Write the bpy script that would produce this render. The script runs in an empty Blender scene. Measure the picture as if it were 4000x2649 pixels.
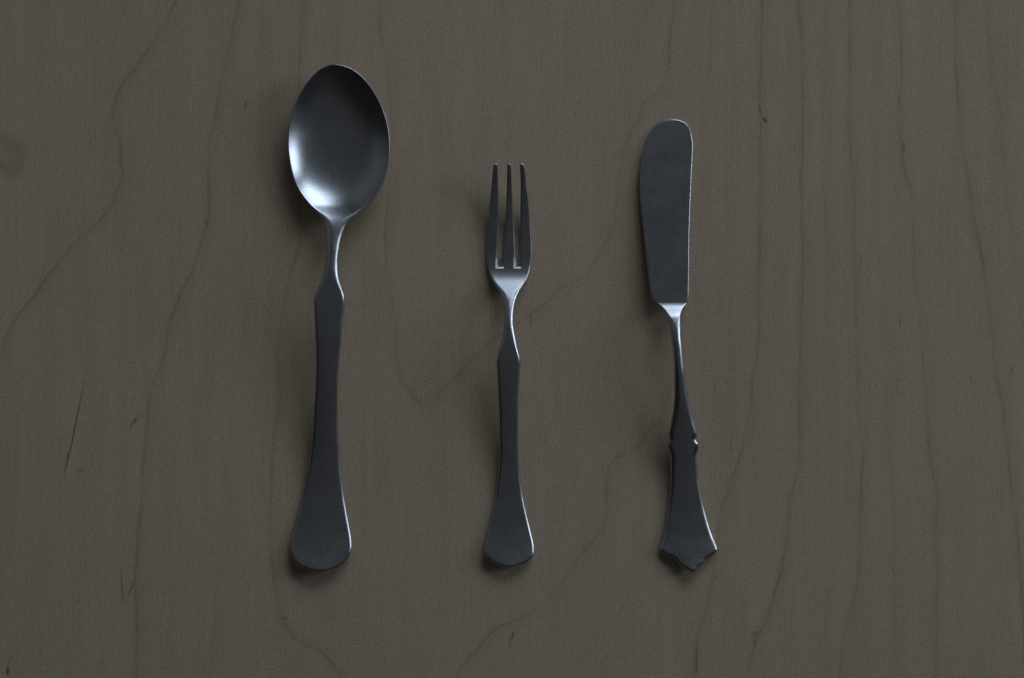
import bpy, math
import numpy as np

# ------------------------------------------------------------------ scene, camera, light
S = bpy.context.scene
COL = S.collection
PX = 0.38 / 4000.0            # metres per photograph pixel on the table plane
H = 0.75                      # camera height above the table
CX, CY = 2000.0, 1324.5

cam = bpy.data.cameras.new('camera')
cam.sensor_width = 36.0
cam.lens = 36.0 * H / 0.38
cam.clip_start, cam.clip_end = 0.01, 50
cam.dof.use_dof = True
cam.dof.focus_distance = H - 0.003
cam.dof.aperture_fstop = 4.5
cam_o = bpy.data.objects.new('camera', cam)
cam_o.location = (0, 0, H)
COL.objects.link(cam_o)
S.camera = cam_o

world = bpy.data.worlds.new('World')
S.world = world
world.use_nodes = True
bg = world.node_tree.nodes['Background']
bg.inputs[0].default_value = (0.98, 1.0, 1.04, 1)     # dim room
bg.inputs[1].default_value = 0.005

S.view_settings.view_transform = 'Standard'
S.view_settings.look = 'None'
S.view_settings.exposure = 0.0
S.view_settings.gamma = 1.0


def area_light(name, az, el, dist, sx, sy, power, colour, target=(0, 0, 0)):
    d = bpy.data.lights.new(name, 'AREA')
    d.shape = 'RECTANGLE'
    d.size, d.size_y = sx, sy
    d.energy = power
    d.color = colour
    o = bpy.data.objects.new(name, d)
    a, e = math.radians(az), math.radians(el)
    v = (math.cos(a) * math.cos(e), math.sin(a) * math.cos(e), math.sin(e))
    o.location = tuple(t + dist * c for t, c in zip(target, v))
    from mathutils import Vector
    o.rotation_euler = Vector([-c for c in v]).to_track_quat('-Z', 'Y').to_euler()
    COL.objects.link(o)
    return o


# two windows beyond the upper right corner of the table, a wide one and a narrow one further right
area_light('window_light', 66, 28, 3.2, 2.2, 1.2, 26.5, (0.74, 0.90, 1.12))
area_light('narrow_window_light', 15, 22, 3.2, 0.95, 1.1, 14.5, (0.74, 0.90, 1.12))
# the dim ceiling and the far wall they light
area_light('ceiling_light', 56, 77, 2.4, 4.6, 4.3, 1.85, (0.91, 1.0, 1.10))
area_light('wall_light', 146, 30, 2.4, 2.6, 1.4, 0.9, (0.85, 0.97, 1.10))

# ------------------------------------------------------------------ node helpers


class NT:
    def __init__(self, name):
        self.m = bpy.data.materials.new(name)
        self.m.use_nodes = True
        self.t = self.m.node_tree
        self.bsdf = self.t.nodes['Principled BSDF']

    def n(self, kind, **kw):
        nd = self.t.nodes.new(kind)
        for k, v in kw.items():
            setattr(nd, k, v)
        return nd

    def put(self, sock, v):
        if isinstance(v, (int, float)):
            sock.default_value = v
        elif isinstance(v, tuple):
            sock.default_value = v
        else:
            self.t.links.new(v, sock)

    def math(self, op, a, b=None, c=None):
        nd = self.n('ShaderNodeMath', operation=op)
        for s, v in zip(nd.inputs, (a, b, c)):
            if v is not None:
                self.put(s, v)
        return nd.outputs[0]

    def step(self, v, a, b, lo=0.0, hi=1.0, smooth=True):
        nd = self.n('ShaderNodeMapRange')
        nd.interpolation_type = 'SMOOTHSTEP' if smooth else 'LINEAR'
        for i, x in enumerate((v, a, b, lo, hi)):
            self.put(nd.inputs[i], x)
        return nd.outputs[0]

    def mapping(self, vec, loc=(0, 0, 0), rot=(0, 0, 0), scale=(1, 1, 1), kind='POINT'):
        nd = self.n('ShaderNodeMapping', vector_type=kind)
        self.put(nd.inputs[0], vec)
        nd.inputs[1].default_value = loc
        nd.inputs[2].default_value = rot
        nd.inputs[3].default_value = scale
        return nd.outputs[0]

    def noise(self, vec, scale=1.0, detail=2.0, rough=0.5, colour=False):
        nd = self.n('ShaderNodeTexNoise')
        self.put(nd.inputs['Vector'], vec)
        nd.inputs['Scale'].default_value = scale
        nd.inputs['Detail'].default_value = detail
        nd.inputs['Roughness'].default_value = rough
        return nd.outputs['Color' if colour else 'Fac']

    def mix(self, fac, a, b, blend='MIX'):
        nd = self.n('ShaderNodeMix', data_type='RGBA', blend_type=blend)
        self.put(nd.inputs[0], fac)
        self.put(nd.inputs[6], a)
        self.put(nd.inputs[7], b)
        return nd.outputs[2]

# ------------------------------------------------------------------ wood material
# growth-ring lines of the rotary-cut veneer, in a 2368 x 1568 drawing of the board
RINGS = [
    (0.85, [(420, -60), (400, 15), (375, 65), (352, 105), (320, 150), (280, 200), (264, 255), (265, 285), (277, 320), (279, 380), (284, 402), (272, 430), (255, 475), (225, 512), (185, 547), (145, 595), (100, 650), (70, 695), (30, 750), (0, 815), (-60, 930)], None),
    (0.85, [(560, -60), (552, 0), (537, 65), (522, 145), (507, 235), (492, 295), (484, 350), (482, 425), (483, 505), (475, 537), (462, 575), (445, 625), (420, 675), (400, 725), (388, 770), (385, 794), (372, 849), (355, 894), (345, 954), (340, 1014), (332, 1084), (329, 1149), (325, 1209), (320, 1284), (315, 1329), (314, 1409), (314, 1484), (312, 1640)], None),
    (0.6, [(699, -60), (697, 0), (695, 65), (690, 150), (686, 300), (690, 450), (690, 565), (677, 615), (662, 690), (650, 740), (642, 780), (640, 834), (645, 899), (637, 994), (629, 1064), (625, 1134), (622, 1219), (627, 1284), (637, 1359), (645, 1424), (665, 1450), (690, 1482), (730, 1499), (755, 1519), (775, 1549), (790, 1580), (810, 1650)], None),
    (0.6, [(876, -60), (877, 0), (880, 65), (890, 125), (899, 200), (906, 350), (900, 450), (892, 550), (897, 630), (912, 710), (915, 784), (917, 819), (930, 874), (950, 909), (980, 945)], (-200, 942)),
    (0.6, [(1565, -60), (1559, 10), (1551, 100), (1544, 165), (1520, 210), (1490, 240), (1460, 300), (1437, 375), (1430, 440), (1425, 490), (1410, 550), (1380, 600), (1355, 640), (1310, 655), (1270, 698), (1200, 745), (1120, 799), (1085, 839), (1050, 876), (1010, 919), (980, 945)], (-200, 942)),
    (0.65, [(1560, 760), (1552, 850), (1540, 930), (1530, 964), (1495, 999), (1475, 1029), (1430, 1056), (1410, 1079), (1402, 1134), (1402, 1194), (1375, 1244), (1335, 1299), (1290, 1359), (1255, 1396), (1210, 1429), (1160, 1446), (1125, 1474), (1085, 1524), (1055, 1568), (1010, 1650)], (640, 1800)),
    (0.3, [(1655, -60), (1646, 100), (1639, 185), (1626, 250), (1623, 350), (1621, 500), (1611, 600), (1610, 720), (1600, 900)], (-200, 700)),
    (0.7, [(1760, -60), (1759, 80), (1756, 175), (1754, 240), (1759, 265), (1756, 350), (1759, 450), (1758, 550), (1756, 650), (1754, 784), (1751, 809), (1744, 859), (1731, 949), (1721, 1019), (1701, 1079), (1689, 1124), (1674, 1164), (1664, 1224), (1659, 1284), (1646, 1344), (1634, 1409), (1619, 1454), (1609, 1509), (1604, 1640)], None),
    (0.95, [(1843, -60), (1845, 0), (1851, 85), (1855, 190), (1859, 300), (1855, 400), (1854, 500), (1855, 600), (1854, 784), (1849, 909), (1849, 1009), (1844, 1104), (1831, 1154), (1824, 1234), (1806, 1319), (1789, 1374), (1774, 1429), (1751, 1479), (1736, 1534), (1710, 1640)], None),
    (0.75, [(1961, -60), (1961, 25), (1964, 125), (1961, 200), (1964, 300), (1969, 375), (1974, 475), (1975, 550), (1979, 650), (1981, 725), (1984, 809), (1986, 884), (1991, 984), (1994, 1084), (1993, 1159), (1989, 1224), (1985, 1284), (1981, 1349), (1969, 1414), (1956, 1464), (1944, 1509), (1936, 1640)], None),
    (0.6, [(2076, -60), (2079, 60), (2083, 150), (2079, 225), (2084, 300), (2091, 365), (2104, 440), (2111, 525), (2114, 600), (2121, 660), (2126, 710), (2134, 809), (2144, 909), (2149, 1009), (2159, 1104), (2166, 1184), (2166, 1284), (2164, 1384), (2164, 1509), (2162, 1640)], None),
    (0.8, [(2204, -60), (2206, 0), (2209, 100), (2214, 175), (2212, 250), (2219, 320), (2234, 370), (2244, 425), (2251, 485), (2264, 560), (2271, 600), (2284, 675), (2289, 725), (2299, 814), (2311, 909), (2329, 1059), (2344, 1159), (2354, 1249), (2361, 1349), (2366, 1434), (2372, 1640)], None),
    (0.4, [(2280, -60), (2289, 100), (2304, 215), (2319, 325), (2330, 450), (2345, 600), (2370, 800), (2400, 1000)], None),
    (0.22, [(2020, -60), (2024, 300), (2040, 700), (2062, 1100), (2074, 1640)], None),
    (0.22, [(1905, -60), (1908, 300), (1912, 700), (1925, 1100), (1900, 1640)], None),
    (0.2, [(610, -60), (600, 250), (585, 600), (545, 900), (510, 1200), (490, 1640)], None),
    (0.18, [(1160, -60), (1175, 300), (1180, 640), (1150, 900), (1090, 1250), (1060, 1640)], (-200, 700)),
]
# small dark flecks, pores and one long hairline crack: centre, half width, half length, tilt from vertical (deg, clockwise), strength
FLECKS = [
    (175, 978, 1.6, 132, 11.6, 1.0), (154, 1068, 2.0, 38, 11.0, 0.9), (188, 915, 1.5, 60, 10.5, 0.6),
    (567, 246, 3, 16, 8, 0.6), (282, 1362, 3.5, 48, -3, 0.55), (303, 1362, 3, 24, 20, 0.6),
    (17, 1553, 4, 14, 4, 1.0), (21, 1530, 3, 26, 12, 0.35), (1185, 1471, 4, 14, 18, 0.75), (1178, 1490, 3, 14, 12, 0.3),
    (1610, 1530, 1.8, 46, 1, 0.85), (311, 974, 4, 13, 38, 0.7), (302, 986, 3, 9, 45, 0.5),
    (2080, 746, 2, 13, -3, 0.7), (1769, 278, 5, 10, -30, 0.85), (1756, 255, 3, 14, -25, 0.5),
    (1420, 790, 2.5, 2.5, 0, 0.8), (2182, 590, 2.5, 2.5, 0, 0.6), (1227, 740, 2.5, 16, 0, 0.45),
    (184, 1087, 9, 11, 10, 0.3), (1745, 1467, 15, 12, -20, 0.3), (1742, 1484, 5, 14, -10, 0.3),
    (475, 515, 3, 12, -18, 0.45), (657, 1430, 8, 5, 30, 0.35), (2339, 858, 2, 12, 0, 0.6),
    (2065, 1318, 4, 5, 0, 0.4), (1655, 1335, 4, 8, -10, 0.35), (73, 1017, 3, 12, 8, 0.25),
    (390, 1124, 2, 2, 0, 0.4), (182, 1391, 2, 2, 0, 0.4), (1690, 1032, 2, 20, 2, 0.4), (1838, 343, 2.5, 14, 0, 0.4),
    (2078, 232, 2.5, 13, -14, 0.45), (2089, 343, 3, 16, -10, 0.4), (1990, 600, 2, 25, 0, 0.3), (2246, 880, 2, 20, -4, 0.3),
    (740, 1280, 2, 18, 2, 0.2), (1040, 300, 2, 22, 0, 0.2), (1330, 260, 2, 20, 0, 0.22), (1260, 1020, 2, 18, 0, 0.2),
]
UN = 0.38 / 2368.0


def wood_material():
    w = NT('birch_veneer')
    geo = w.n('ShaderNodeTexCoord').outputs['Object']
    def mark(name):
        return w.n('ShaderNodeAttribute', attribute_name=name).outputs['Fac']
    total, halo_t, flk, knot = mark('ring'), mark('ring_halo'), mark('fleck'), mark('knot')
    along = w.noise(w.mapping(geo, scale=(60, 55, 1)), 1.0, 3.0, 0.6)
    total = w.math('MULTIPLY', total, w.step(along, 0.3, 0.7, 0.45, 1.0))
    fb = w.noise(w.mapping(geo, scale=(1500, 260, 1)), 1.0, 2.0)
    flk = w.math('MULTIPLY', flk, w.step(fb, 0.25, 0.6, 0.6, 1.0))

    # fibres: three scales of stretched noise
    f1 = w.noise(w.mapping(geo, scale=(2400, 260, 1)), 1.0, 2.0, 0.6)
    f2 = w.noise(w.mapping(geo, scale=(700, 34, 1), loc=(3, 7, 0)), 1.0, 3.0, 0.55)
    f3 = w.noise(w.mapping(geo, scale=(130, 14, 1), loc=(11, 2, 0)), 1.0, 3.0, 0.5)
    big = w.noise(w.mapping(geo, scale=(9, 6, 1), loc=(1, 5, 0)), 1.0, 2.0, 0.5)
    grit = w.noise(geo, 1900.0, 2.0, 0.7)
    pores = w.noise(w.mapping(geo, scale=(1500, 190, 1), loc=(5, 1, 0)), 1.0, 1.0, 0.5)
    pores = w.step(pores, 0.66, 0.80, 0.0, 1.0)

    base = (0.566, 0.428, 0.290, 1)
    v = w.math('ADD', w.step(f1, 0.2, 0.8, -0.10, 0.10, False), w.step(f2, 0.2, 0.8, -0.06, 0.06, False))
    v = w.math('ADD', v, w.step(f3, 0.25, 0.75, -0.05, 0.05, False))
    v = w.math('ADD', v, w.step(big, 0.25, 0.75, -0.06, 0.06, False))
    v = w.math('ADD', v, w.step(grit, 0.25, 0.75, -0.38, 0.38, False))
    v = w.math('ADD', v, 1.0)
    comb = w.n('ShaderNodeCombineColor')
    for i in range(3):
        w.put(comb.inputs[i], v)
    c = w.mix(1.0, base, comb.outputs[0], 'MULTIPLY')
    # ochre speckle
    och = w.noise(geo, 520.0, 2.0, 0.65)
    c = w.mix(w.step(och, 0.56, 0.78, 0.0, 0.6), c, (0.57, 0.36, 0.16, 1))
    c = w.mix(w.math('MULTIPLY', pores, 0.28), c, (0.30, 0.20, 0.12, 1))
    c = w.mix(w.math('MULTIPLY', halo_t, 0.24), c, (0.46, 0.30, 0.14, 1))
    c = w.mix(w.math('MULTIPLY', total, 0.68), c, (0.34, 0.19, 0.082, 1))
    c = w.mix(w.math('MULTIPLY', knot, 0.9), c, (0.42, 0.27, 0.125, 1))
    c = w.mix(w.math('MULTIPLY', flk, 0.9), c, (0.10, 0.05, 0.022, 1))
    w.put(w.bsdf.inputs['Base Color'], c)
    w.bsdf.inputs['Roughness'].default_value = 0.62
    w.bsdf.inputs['Specular IOR Level'].default_value = 0.30
    hgt = w.math('SUBTRACT', w.math('ADD', f1, w.math('MULTIPLY', f2, 0.6)), w.math('MULTIPLY', flk, 1.5))
    bump = w.n('ShaderNodeBump')
    bump.inputs['Strength'].default_value = 0.22
    bump.inputs['Distance'].default_value = 0.0002
    w.put(bump.inputs['Height'], hgt)
    w.put(w.bsdf.inputs['Normal'], bump.outputs[0])
    return w.m


def metal_material():
    w = NT('satin_steel')
    geo = w.n('ShaderNodeTexCoord').outputs['Object']
    grain = w.noise(w.mapping(geo, scale=(1, 0.7, 1)), 2100.0, 2.0, 0.6)
    cloud = w.noise(geo, 130.0, 3.0, 0.6)
    scr = w.noise(w.mapping(geo, scale=(2400, 60, 800), rot=(0, 0, 0.12)), 1.0, 2.0, 0.6)
    v = w.math('ADD', w.step(grain, 0.2, 0.8, 0.78, 1.20, False), w.step(cloud, 0.25, 0.75, -0.05, 0.05, False))
    comb = w.n('ShaderNodeCombineColor')
    for i in range(3):
        w.put(comb.inputs[i], v)
    c = w.mix(1.0, (0.60, 0.60, 0.60, 1), comb.outputs[0], 'MULTIPLY')
    w.put(w.bsdf.inputs['Base Color'], c)
    w.bsdf.inputs['Metallic'].default_value = 1.0
    r = w.math('ADD', w.step(cloud, 0.25, 0.75, 0.29, 0.34, False), w.step(scr, 0.3, 0.7, -0.02, 0.02, False))
    w.put(w.bsdf.inputs['Roughness'], r)
    bump = w.n('ShaderNodeBump')
    bump.inputs['Strength'].default_value = 0.10
    bump.inputs['Distance'].default_value = 0.00008
    w.put(bump.inputs['Height'], grain)
    w.put(w.bsdf.inputs['Normal'], bump.outputs[0])
    return w.m


WOOD = wood_material()
STEEL = metal_material()

# ------------------------------------------------------------------ mesh helpers


def pchip(xk, yk, xq):
    xk, yk = np.asarray(xk, float), np.asarray(yk, float)
    h = np.diff(xk)
    dl = np.diff(yk) / h
    d = np.zeros_like(yk)
    for i in range(1, len(xk) - 1):
        if dl[i - 1] * dl[i] > 0:
            w1, w2 = 2 * h[i] + h[i - 1], h[i] + 2 * h[i - 1]
            d[i] = (w1 + w2) / (w1 / dl[i - 1] + w2 / dl[i])
    d[0], d[-1] = dl[0], dl[-1]
    xq = np.clip(xq, xk[0], xk[-1])
    i = np.clip(np.searchsorted(xk, xq) - 1, 0, len(xk) - 2)
    t = (xq - xk[i]) / h[i]
    t2, t3 = t * t, t * t * t
    return (yk[i] * (2 * t3 - 3 * t2 + 1) + d[i] * h[i] * (t3 - 2 * t2 + t)
            + yk[i + 1] * (-2 * t3 + 3 * t2) + d[i + 1] * h[i] * (t3 - t2))


def spline(pts):
    k = [p[0] for p in pts]
    v = [p[1] for p in pts]
    return lambda q: pchip(k, v, np.asarray(q, float))


def smooth(a, n=2):
    a = a.copy()
    for _ in range(n):
        a[1:-1] = 0.25 * a[:-2] + 0.5 * a[1:-1] + 0.25 * a[2:]
    return a


def sstep(v, a, b):
    t = np.clip((v - a) / (b - a), 0, 1)
    return t * t * (3 - 2 * t)


def warp(y, y0, y1, c0, c1):
    """station parameter that goes like a square root at the rounded (closed) ends"""
    t = np.clip((np.asarray(y, float) - y0) / (y1 - y0), 0, 1)
    if c0 and c1:
        return np.arccos(1 - 2 * t) / math.pi
    if c0:
        return np.arccos(1 - t) / (math.pi / 2)
    if c1:
        return 1 - np.arccos(t) / (math.pi / 2)
    return t


def unwarp(s, y0, y1, c0, c1):
    if c0 and c1:
        t = (1 - np.cos(math.pi * s)) / 2
    elif c0:
        t = 1 - np.cos(math.pi / 2 * s)
    elif c1:
        t = np.cos(math.pi / 2 * (1 - s))
    else:
        t = s
    return y0 + (y1 - y0) * t


def build(outline, c0, c1, zmid, thick, edge, rows=360, cols=45, bowl=None, splits=(), sm=3, soft=None, bevel=1.7, crown=lambda y: 0 * y):
    """A solid strip: outline rows (y, left, right) in photo pixels; zmid(y), thick(y), edge(y) in mm.
    Edge rounding follows the true distance to the outline. Returns one (verts, faces) per split piece."""
    oy = np.array([r[0] for r in outline], float)
    y0, y1 = oy[0], oy[-1]
    sk = warp(oy, y0, y1, c0, c1)
    s = np.linspace(0, 1, rows)
    for sp in splits:                                   # put a row exactly on each split
        s[np.argmin(abs(s - warp(sp, y0, y1, c0, c1)))] = warp(sp, y0, y1, c0, c1)
    ys = unwarp(s, y0, y1, c0, c1)
    L = smooth(pchip(sk, [r[1] for r in outline], s), sm)
    R = smooth(pchip(sk, [r[2] for r in outline], s), sm)
    if soft:                                            # extra fairing of hand-read outline points up to this row
        m = (ys > oy[1] + 4) & (ys < soft)
        for A in (L, R):
            A[:] = np.where(m, smooth(A, 14), A)
            A[:] = smooth(A, 3)
    if c0:
        L[0] = R[0] = (L[0] + R[0]) / 2
    if c1:
        L[-1] = R[-1] = (L[-1] + R[-1]) / 2
    a = np.linspace(-1, 1, cols)
    u = np.sin(a * math.pi / 2) * 0.75 + a * 0.25
    mid, hw = (L + R) / 2, (R - L) / 2
    X = mid[:, None] + hw[:, None] * u[None, :]
    Y = np.repeat(ys[:, None], cols, 1)
    # distance to the outline
    poly = np.concatenate([np.stack([L, ys], 1), np.stack([R, ys], 1)[::-1]])
    seg_a, seg_b = poly[:-1], poly[1:]
    keep = np.ones(len(seg_a), bool)
    if not c1:
        keep[rows - 1] = False
    seg_a, seg_b = seg_a[keep], seg_b[keep]
    P = np.stack([X.ravel(), Y.ravel()], 1)
    D = np.full(len(P), 1e9)
    for i0 in range(0, len(P), 2000):
        p = P[i0:i0 + 2000, None, :]
        ab = (seg_b - seg_a)[None]
        t = np.clip(((p - seg_a[None]) * ab).sum(2) / np.maximum((ab ** 2).sum(2), 1e-9), 0, 1)
        dd = np.sqrt(((p - (seg_a[None] + t[..., None] * ab)) ** 2).sum(2))
        D[i0:i0 + 2000] = dd.min(1)
    D = D.reshape(X.shape) * PX * 1000.0               # mm
    D[:, 0] = D[:, -1] = 0
    r = np.minimum(edge(ys), np.maximum(hw * PX * 1000, 0.15))[:, None]
    q = np.clip(D / r, 0, 1)
    h = thick(ys)[:, None] / 2 * np.clip(1 - (1 - q) ** bevel, 0, 1) ** (1 / bevel)
    zm = np.repeat(zmid(ys)[:, None], cols, 1)
    zm = zm + crown(ys)[:, None] * (1 - u[None, :] ** 2)
    if bowl is not None:
        zm = zm - bowl(ys, hw, u)
    zt, zb = zm + h, zm - h
    Zt, Zb = zt / 1000, zb / 1000

    def world(Xp, Yp, Z, Zr):
        k = (H - Zr) / H                                # the outline was read at the height of the object
        return np.stack([(Xp - CX) * PX * k, -(Yp - CY) * PX * k, Z], -1)
    Zr = zm / 1000
    T, B = world(X, Y, Zt, Zr), world(X, Y, Zb, Zr)
    idx = [0] + [int(np.argmin(abs(ys - sp))) for sp in splits] + [rows - 1]
    out = []
    for a0, a1 in zip(idx[:-1], idx[1:]):
        n = a1 - a0 + 1
        verts = np.concatenate([T[a0:a1 + 1].reshape(-1, 3), B[a0:a1 + 1].reshape(-1, 3)])
        nb = n * cols
        faces = []
        for i in range(n - 1):
            for j in range(cols - 1):
                p = i * cols + j
                faces.append((p, p + cols, p + cols + 1, p + 1))
                faces.append((nb + p, nb + p + 1, nb + p + cols + 1, nb + p + cols))
        caps = []
        if not (a0 == 0 and c0):
            caps.append([j for j in range(cols)] + [nb + j for j in range(cols - 2, 0, -1)])
        if not (a1 == rows - 1 and c1):
            k = (n - 1) * cols
            caps.append([k + j for j in range(cols)][::-1] + [nb + k + j for j in range(1, cols - 1)])
        out.append((verts, faces, caps))
    return out


def make_mesh(name, pieces, parent, mat):
    import bmesh
    bm = bmesh.new()
    for verts, faces, caps in pieces:
        vs = [bm.verts.new(v) for v in verts]
        for f in faces:
            try:
                bm.faces.new([vs[i] for i in f]).smooth = True
            except ValueError:
                pass
        for c in caps:
            cv = [bm.verts.new(verts[i]) for i in c]   # own vertices keep the cut end crisp
            bm.faces.new(cv).smooth = False
    # weld the two sheets along the rim but leave the caps alone
    sv = [v for v in bm.verts if all(f.smooth for f in v.link_faces)]
    bmesh.ops.remove_doubles(bm, verts=sv, dist=1.5e-6)
    bmesh.ops.dissolve_degenerate(bm, dist=1e-7, edges=bm.edges)
    bmesh.ops.recalc_face_normals(bm, faces=bm.faces)
    me = bpy.data.meshes.new(name)
    bm.to_mesh(me)
    bm.free()
    me.materials.append(mat)
    o = bpy.data.objects.new(name, me)
    COL.objects.link(o)
    if parent:
        o.parent = parent
        o.matrix_parent_inverse = parent.matrix_world.inverted()
    return o


def thing(name, label, cat, px, py):
    o = bpy.data.objects.new(name, None)
    o.empty_display_size = 0.01
    o.location = ((px - CX) * PX, -(py - CY) * PX, 0)
    COL.objects.link(o)
    o['label'] = label
    o['category'] = cat
    bpy.context.view_layer.update()
    return o


def faired(f, y0, y1):
    """a spine with its kinks between stations smoothed out"""
    g = np.arange(y0, y1 + 4, 4.0)
    v = smooth(f(g), 26)
    return lambda y: np.interp(y, g, v)


def rest(f, drop):
    """lower a spine so that the piece touches the table"""
    return lambda y: f(y) - drop


const = lambda v: (lambda y: np.full(np.shape(y), float(v)))

# ------------------------------------------------------------------ table


def value_noise(x, y, seed):
    """smooth lattice noise in -1..1"""
    rng = np.random.default_rng(seed)
    g = rng.uniform(-1, 1, (256, 256))
    xi, yi = np.floor(x).astype(int), np.floor(y).astype(int)
    fx, fy = x - xi, y - yi
    fx, fy = fx * fx * (3 - 2 * fx), fy * fy * (3 - 2 * fy)
    q = lambda i, j: g[(xi + i) % 256, (yi + j) % 256]
    return (q(0, 0) * (1 - fx) + q(1, 0) * fx) * (1 - fy) + (q(0, 1) * (1 - fx) + q(1, 1) * fx) * fy


def wood_marks(X, Y):
    """ring lines, flecks and knot of the veneer at points of the board (metres)"""
    x0 = X / UN + 1184.0
    y0 = 784.1 - Y / UN
    wob = 4.0 * value_noise(x0 / 70, y0 / 95, 1) + 1.8 * value_noise(x0 / 25, y0 / 34, 2) + 0.8 * value_noise(x0 / 7, y0 / 13, 3)
    x = x0 + wob
    ring = np.zeros_like(x)
    halo = np.zeros_like(x)
    for k, (wt, pts, lim) in enumerate(RINGS):
        pts = sorted([(yy, xx) for xx, yy in pts])
        ky = np.linspace(-200, 1800, 1001)
        kx = smooth(pchip([p[0] for p in pts], [p[1] for p in pts], ky), 25)
        slope = np.gradient(kx, ky)
        d = (x - np.interp(y0, ky, kx)) / np.sqrt(1 + np.interp(y0, ky, slope) ** 2)
        w = wt * (0.8 + 0.35 * value_noise(y0 / 60 + 31 * k, y0 * 0 + k, 5))
        if lim:
            w = w * (y0 > lim[0]) * (1 - sstep(y0, lim[1] - 12, lim[1] + 6))
        ring = np.maximum(ring, w * (1 - sstep(abs(d), 0.0, 6.2)))
        halo = np.maximum(halo, w * (1 - sstep(abs(d - 5.0), 0.0, 24.0)))
    fleck = np.zeros_like(x)
    for cx, cy, hw, hl, tilt, st in FLECKS:
        t = math.radians(tilt)
        dx, dy = x0 - cx, y0 - cy
        p = (dx * math.cos(t) + dy * math.sin(t)) / (hw + 0.6)
        q = (-dx * math.sin(t) + dy * math.cos(t)) / hl
        fleck = np.maximum(fleck, st * (1 - sstep(np.sqrt(p * p + q * q), 0.25, 1.15)))
    kr = np.hypot((x0 - 14) / 40, (y0 - 362) / 46) + 0.28 * value_noise(x0 / 22, y0 / 30, 9)
    knot = 0.42 * (1 - sstep(abs(kr - 0.72), 0.0, 0.75)) + 0.25 * (1 - sstep(kr, 0.3, 1.5))
    return ring, halo, fleck, knot


def table():
    """a board with a fine top sheet that carries the marks of the veneer"""
    hx, hy, th = 0.42, 0.32, 0.018
    fx, fy = 0.205, 0.14
    xs = np.concatenate([np.linspace(-hx, -fx, 25)[:-1], np.linspace(-fx, fx, 1140), np.linspace(fx, hx, 25)[1:]])
    ys = np.concatenate([np.linspace(-hy, -fy, 25)[:-1], np.linspace(-fy, fy, 520), np.linspace(fy, hy, 25)[1:]])
    nx, ny = len(xs), len(ys)
    X, Y = np.meshgrid(xs, ys)
    n = nx * ny
    co = np.zeros((n + 4, 3), np.float32)
    co[:n, 0], co[:n, 1] = X.ravel(), Y.ravel()
    co[n:] = [(-hx, -hy, -th), (hx, -hy, -th), (hx, hy, -th), (-hx, hy, -th)]
    i = (np.arange(ny - 1)[:, None] * nx + np.arange(nx - 1)[None]).ravel()
    quads = np.stack([i, i + 1, i + 1 + nx, i + nx], 1)
    c = [0, nx - 1, n - 1, n - nx]
    extra = [(c[k], n + k, n + (k + 1) % 4, c[(k + 1) % 4]) for k in range(4)] + [(n + 3, n + 2, n + 1, n)]
    quads = np.concatenate([quads, np.array(extra)]).astype(np.int32)
    me = bpy.data.meshes.new('tabletop')
    me.vertices.add(len(co))
    me.vertices.foreach_set('co', co.ravel())
    me.loops.add(quads.size)
    me.loops.foreach_set('vertex_index', quads.ravel())
    me.polygons.add(len(quads))
    me.polygons.foreach_set('loop_start', np.arange(0, quads.size, 4, dtype=np.int32))
    me.update(calc_edges=True)
    for name, val in zip(('ring', 'ring_halo', 'fleck', 'knot'), wood_marks(X.ravel(), Y.ravel())):
        at = me.attributes.new(name, 'FLOAT', 'POINT')
        at.data.foreach_set('value', np.concatenate([val, np.zeros(4)]).astype(np.float32))
    me.materials.append(WOOD)
    o = bpy.data.objects.new('tabletop', me)
    COL.objects.link(o)
    o['label'] = 'pale birch plywood tabletop with wavy brown grain lines under the cutlery'
    o['category'] = 'table'
    return o


table()

# ------------------------------------------------------------------ spoon
BOWL_L = [(250.5, 1309), (257, 1276), (268, 1253), (283.6, 1232), (303.7, 1213), (325.7, 1195.7), (352, 1178), (381, 1163), (408, 1151.7),
          (436.6, 1142), (465, 1134.4), (492, 1128.7), (528, 1124.5), (562, 1123.5), (598, 1125.5), (621, 1128.5), (652, 1133.5), (686, 1141.5), (721, 1153.6),
          (747.5, 1167), (774, 1184), (803, 1207), (828, 1234), (846, 1253)]
BOWL_R = [(250.5, 1309), (255, 1338), (270, 1376.5), (289, 1404), (316, 1431), (345, 1453), (375, 1472), (400, 1485), (425, 1496),
          (456, 1506.6), (486, 1514.5), (521, 1520.5), (560, 1523.5), (608, 1523), (636.5, 1519.5), (671, 1512.5), (698, 1504), (723, 1493.5), (749, 1480),
          (776, 1460), (805, 1434), (828, 1407), (846, 1387)]
STEM = [
    (858, 1263, 1374), (867, 1268, 1360), (889, 1272, 1347), (934, 1273, 1331),
    (979, 1273, 1324), (1023, 1271, 1320), (1059, 1267, 1321), (1095, 1256, 1328), (1130, 1240, 1340), (1153, 1229, 1348),
    (1171, 1224, 1350), (1202, 1225, 1347), (1246, 1228, 1341), (1291, 1230, 1338), (1358, 1233, 1330), (1425, 1233, 1325),
    (1492, 1232, 1321), (1600, 1225, 1320), (1667, 1222, 1321), (1734, 1216, 1325), (1801, 1208, 1329), (1868, 1195, 1336),
    (1935, 1181, 1345), (2002, 1164, 1356), (2046, 1153, 1364), (2082, 1144, 1371), (2113, 1137, 1375), (2136, 1135, 1376),
    (2158, 1136, 1372), (2180, 1143, 1360), (2203, 1158, 1340), (2220, 1184, 1313), (2229, 1208, 1289), (2235, 1249, 1249)]
rim_y = [250.5 + 595 * (1 - math.cos(k * math.pi / 80)) for k in range(41)]
root = lambda q: np.sqrt(np.asarray(q, float) - 250.5)
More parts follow.
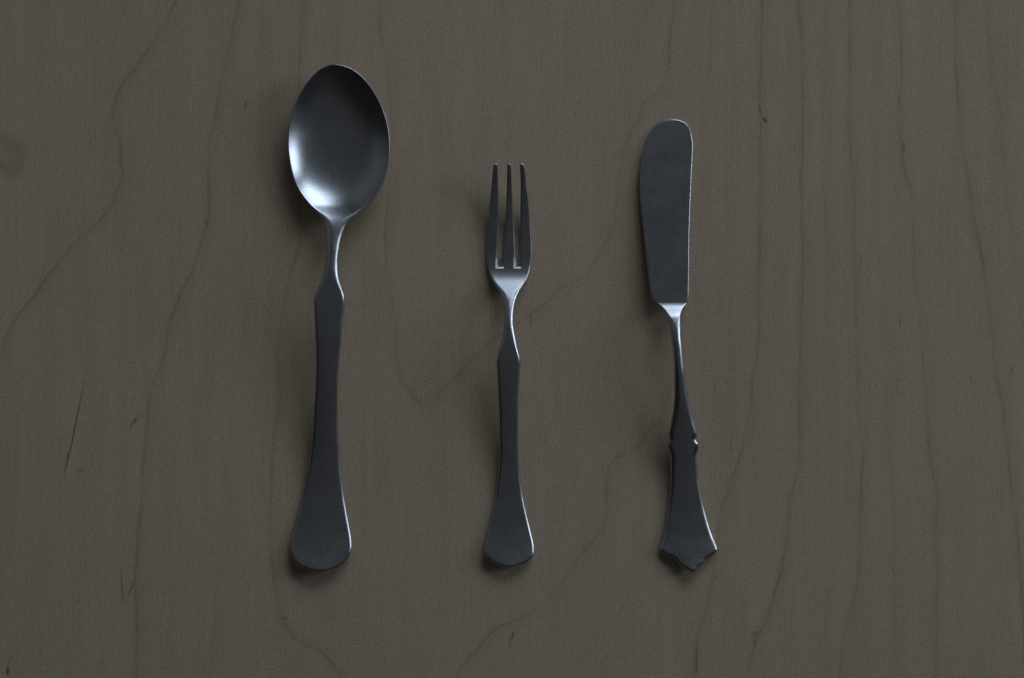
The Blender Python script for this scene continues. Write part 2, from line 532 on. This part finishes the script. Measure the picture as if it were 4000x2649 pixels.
SPOON = list(zip(rim_y, pchip(root([p[0] for p in BOWL_L]), [p[1] for p in BOWL_L], root(rim_y)),
                 pchip(root([p[0] for p in BOWL_R]), [p[1] for p in BOWL_R], root(rim_y)))) + STEM

spoon = thing('spoon', 'satin steel spoon with a deep oval bowl lying leftmost on the wooden table', 'spoon', 1250, 1950)
sp_z = spline([(250, 9.0), (400, 7.7), (560, 6.75), (700, 6.4), (800, 7.1), (854, 8.6), (930, 10.3), (1010, 11.2), (1090, 11.5), (1171, 11.3),
               (1300, 10.3), (1500, 7.4), (1700, 4.1), (1850, 2.0), (1960, 1.15), (2060, 1.45), (2150, 2.6), (2235, 4.4)])
sp_z = rest(faired(sp_z, 250, 2235), 0.35)
sp_t = spline([(250, 1.1), (600, 1.1), (800, 1.7), (900, 2.6), (1050, 2.8), (1171, 2.4), (1500, 2.0), (1900, 1.8), (2235, 1.7)])
sp_e = spline([(250, 0.55), (600, 0.55), (800, 0.9), (870, 2.2), (930, 3.0), (1000, 2.8), (1090, 1.7), (1171, 1.15), (1500, 1.15), (2235, 1.2)])
WM = 199.5


def sp_bowl(y, hw, u):
    f = np.clip(hw / WM, 0, 1)[:, None] ** 2
    rho = np.sqrt(np.clip(1 - f * (1 - u[None, :] ** 2), 0, 1))
    d = 5.7 * (1 - rho ** 2.7)
    return d * sstep(-y, -915, -795)[:, None]


pc = build(SPOON, True, True, sp_z, sp_t, sp_e, rows=460, cols=71, bowl=sp_bowl, soft=800, crown=spline([(250, 0), (1000, 0), (1200, 0.28), (1500, 0.3), (1900, 0.42), (2235, 0.5)]), splits=(856,))
make_mesh('bowl', [pc[0]], spoon, STEEL)
make_mesh('handle', [pc[1]], spoon, STEEL)

# ------------------------------------------------------------------ fork
FORK = [
    (1049, 1905, 2072), (1071, 1912, 2067), (1090, 1919, 2060), (1109, 1930, 2048), (1128, 1943, 2036), (1143, 1952, 2027),
    (1159, 1959, 2019), (1181, 1965, 2012), (1199, 1968, 2009), (1230, 1968, 2006), (1261, 1967, 2006), (1291, 1965, 2010),
    (1322, 1960, 2016), (1352, 1953, 2022), (1375, 1945, 2028), (1395, 1941, 2033), (1414, 1939, 2035), (1444, 1940.5, 2032),
    (1502, 1943, 2028.5), (1578, 1947, 2026), (1636, 1949, 2025), (1700, 1950, 2025), (1757, 1950, 2026), (1815, 1948, 2030),
    (1872, 1943, 2035), (1930, 1937, 2043), (1987, 1926, 2054), (2044, 1913, 2067.5), (2083, 1904, 2077), (2113, 1897, 2084),
    (2140, 1893, 2088), (2155, 1892, 2088), (2171, 1896, 2084), (2186, 1908, 2073), (2201, 1930, 2052), (2211, 1953, 2025), (2217, 1990, 1990)]
TINES = [
    [(639, 1936, 1936), (643, 1929, 1944), (657, 1926, 1945), (715, 1921, 1946), (772, 1915, 1948), (830, 1911, 1948), (887, 1906, 1947), (944, 1902, 1946), (983, 1900, 1944), (1009, 1900, 1942), (1049, 1905, 1942)],
    [(639, 1988, 1988), (643, 1981, 1996), (657, 1981, 1997), (715, 1979.5, 1999.5), (772, 1978, 2002.5), (830, 1976, 2005.5), (887, 1973, 2009), (944, 1970, 2012), (983, 1968, 2013), (1009, 1967, 2012), (1049, 1967, 2012)],
    [(639, 2038, 2038), (643, 2031, 2046), (657, 2031, 2050), (715, 2033, 2056), (772, 2033, 2064), (830, 2032, 2069), (887, 2032, 2074), (944, 2033, 2078), (983, 2033, 2079), (1009, 2034, 2078), (1049, 2035, 2072)]]

fork = thing('fork', 'small satin steel fork with three tines lying between the spoon and the knife', 'fork', 1990, 1950)
fk_z = spline([(639, 9.4), (720, 6.8), (800, 4.6), (880, 2.9), (960, 2.0), (1015, 1.75), (1049, 1.95), (1075, 2.45), (1095, 3.2), (1130, 5.0), (1180, 7.2), (1230, 8.5), (1290, 9.2),
               (1360, 9.3), (1414, 9.0), (1550, 7.1), (1700, 4.7), (1850, 2.7), (1950, 1.9), (2040, 1.8), (2130, 2.7), (2217, 4.3)])
fk_z = rest(faired(fk_z, 639, 2217), 0.92)
fk_t = spline([(639, 1.0), (900, 1.4), (1049, 1.6), (1150, 2.2), (1260, 2.5), (1414, 2.2), (1700, 1.9), (2217, 1.6)])
fk_e = spline([(639, 0.5), (1049, 0.6), (1110, 0.9), (1160, 2.0), (1230, 2.2), (1300, 1.7), (1360, 1.2), (1414, 1.1), (2217, 1.15)])
fk_tip = spline([(639, 0.5), (1049, 0.6)])

pc = build(FORK, False, True, fk_z, fk_t, fk_e, rows=340, cols=45, crown=spline([(1049, 0), (1280, 0), (1420, 0.24), (1700, 0.24), (2217, 0.42)]), splits=(1131,), sm=2)


def slot_floor(xa, xb):
    """the stamped, scooped end of the slot between two tines"""
    def scoop(y, hw, u):
        return 0.30 * np.clip(np.minimum((u[None, :] + 1) / 0.55, (1049 - y[:, None]) / 8), 0, 1) ** 0.8
    return build([(1009, xa, xb), (1029, xa, xb), (1049, xa, xb)], False, False, lambda y: fk_z(y) + 0.12,
                 const(0.7), const(0.02), rows=24, cols=17, sm=0, bowl=scoop)[0]


make_mesh('head', [pc[0], slot_floor(1941.5, 1967.5), slot_floor(2011.5, 2035.5)], fork, STEEL)
make_mesh('handle', [pc[1]], fork, STEEL)
for tine in TINES:
    tp = build(tine, True, False, fk_z, fk_t, fk_tip, rows=140, cols=21, sm=1)
    make_mesh('tine', tp, fork, STEEL)

# ------------------------------------------------------------------ butter knife
BLADE = [
    (465, 2629, 2629), (470, 2599, 2660), (482, 2572, 2681), (499, 2553, 2693), (518, 2539, 2700), (541, 2528, 2705), (572, 2518, 2708),
    (602, 2509, 2707), (640, 2503, 2705), (679, 2499, 2703), (717, 2498, 2701), (755, 2499, 2699.5), (793, 2502, 2698),
    (851, 2507, 2696), (908, 2514, 2694), (966, 2520, 2693), (1030, 2527, 2693), (1087, 2534, 2692), (1126, 2539, 2691.5),
    (1156, 2544, 2691), (1172, 2550, 2689), (1184, 2563, 2685)]
HANDLE = [
    (1184, 2563, 2685), (1194, 2574, 2676), (1206, 2587, 2668.5), (1221, 2597, 2663), (1244, 2606, 2661), (1275, 2615, 2661.5),
    (1317, 2621, 2663), (1355, 2626, 2667), (1413, 2631, 2672), (1489, 2633, 2680), (1540, 2633, 2687), (1566, 2632, 2692), (1600, 2629, 2699),
    (1636, 2623, 2708), (1667, 2617, 2717), (1689, 2612, 2723), (1698, 2611, 2725), (1706, 2612, 2722), (1712, 2615, 2716),
    (1718, 2615, 2718), (1727, 2610, 2728), (1738, 2607, 2731), (1752, 2609, 2730), (1765, 2614, 2725), (1779, 2618, 2720.5),
    (1801, 2620, 2722), (1846, 2619, 2727), (1890, 2618, 2733), (1935, 2615, 2741.5), (1979, 2610, 2751), (2024, 2603, 2762.5),
    (2069, 2595.5, 2776), (2100, 2587.5, 2787.5), (2127, 2581, 2799), (2142, 2578, 2804), (2151, 2580, 2803), (2162, 2591, 2793),
    (2176, 2619, 2774), (2184, 2635, 2759), (2190, 2641, 2756), (2198, 2647, 2751), (2210, 2657, 2738), (2216, 2666, 2731),
    (2224, 2679, 2726), (2230, 2690, 2719), (2234, 2707, 2707)]
knife = thing('butter_knife', 'satin steel butter knife with a round-tipped blade and a pointed shield-shaped handle end', 'knife', 2670, 1950)
kb_z = spline([(465, 1.55), (700, 2.85), (900, 4.05), (1050, 4.95), (1184, 5.7)])
kh_z = spline([(1184, 6.4), (1190, 6.85), (1206, 7.7), (1244, 9.5), (1290, 10.7), (1355, 11.3), (1430, 11.2), (1520, 10.1), (1650, 7.4), (1760, 5.2), (1900, 3.0), (2000, 2.1), (2080, 2.0), (2160, 2.9), (2234, 4.2)])
kb_z, kh_z = rest(kb_z, 1.06), rest(kh_z, 1.06)
kb_t = spline([(465, 0.9), (1184, 1.3)])
kh_t = spline([(1184, 2.3), (1244, 3.4), (1355, 3.3), (1500, 2.8), (1740, 2.4), (2234, 1.8)])
kb_e = const(0.5)
kh_e = spline([(1184, 0.5), (1222, 0.8), (1250, 1.7), (1290, 2.6), (1400, 2.9), (1500, 2.9), (1620, 2.3), (1720, 1.8), (2234, 1.6)])
make_mesh('blade', build(BLADE, True, False, kb_z, kb_t, kb_e, rows=240, cols=45, sm=2), knife, STEEL)
make_mesh('handle', build(HANDLE, False, True, kh_z, kh_t, kh_e, rows=480, cols=45, sm=6, bevel=1.9, crown=spline([(1184, 0), (1350, 0.2), (1500, 0.3), (2234, 0.5)])), knife, STEEL)
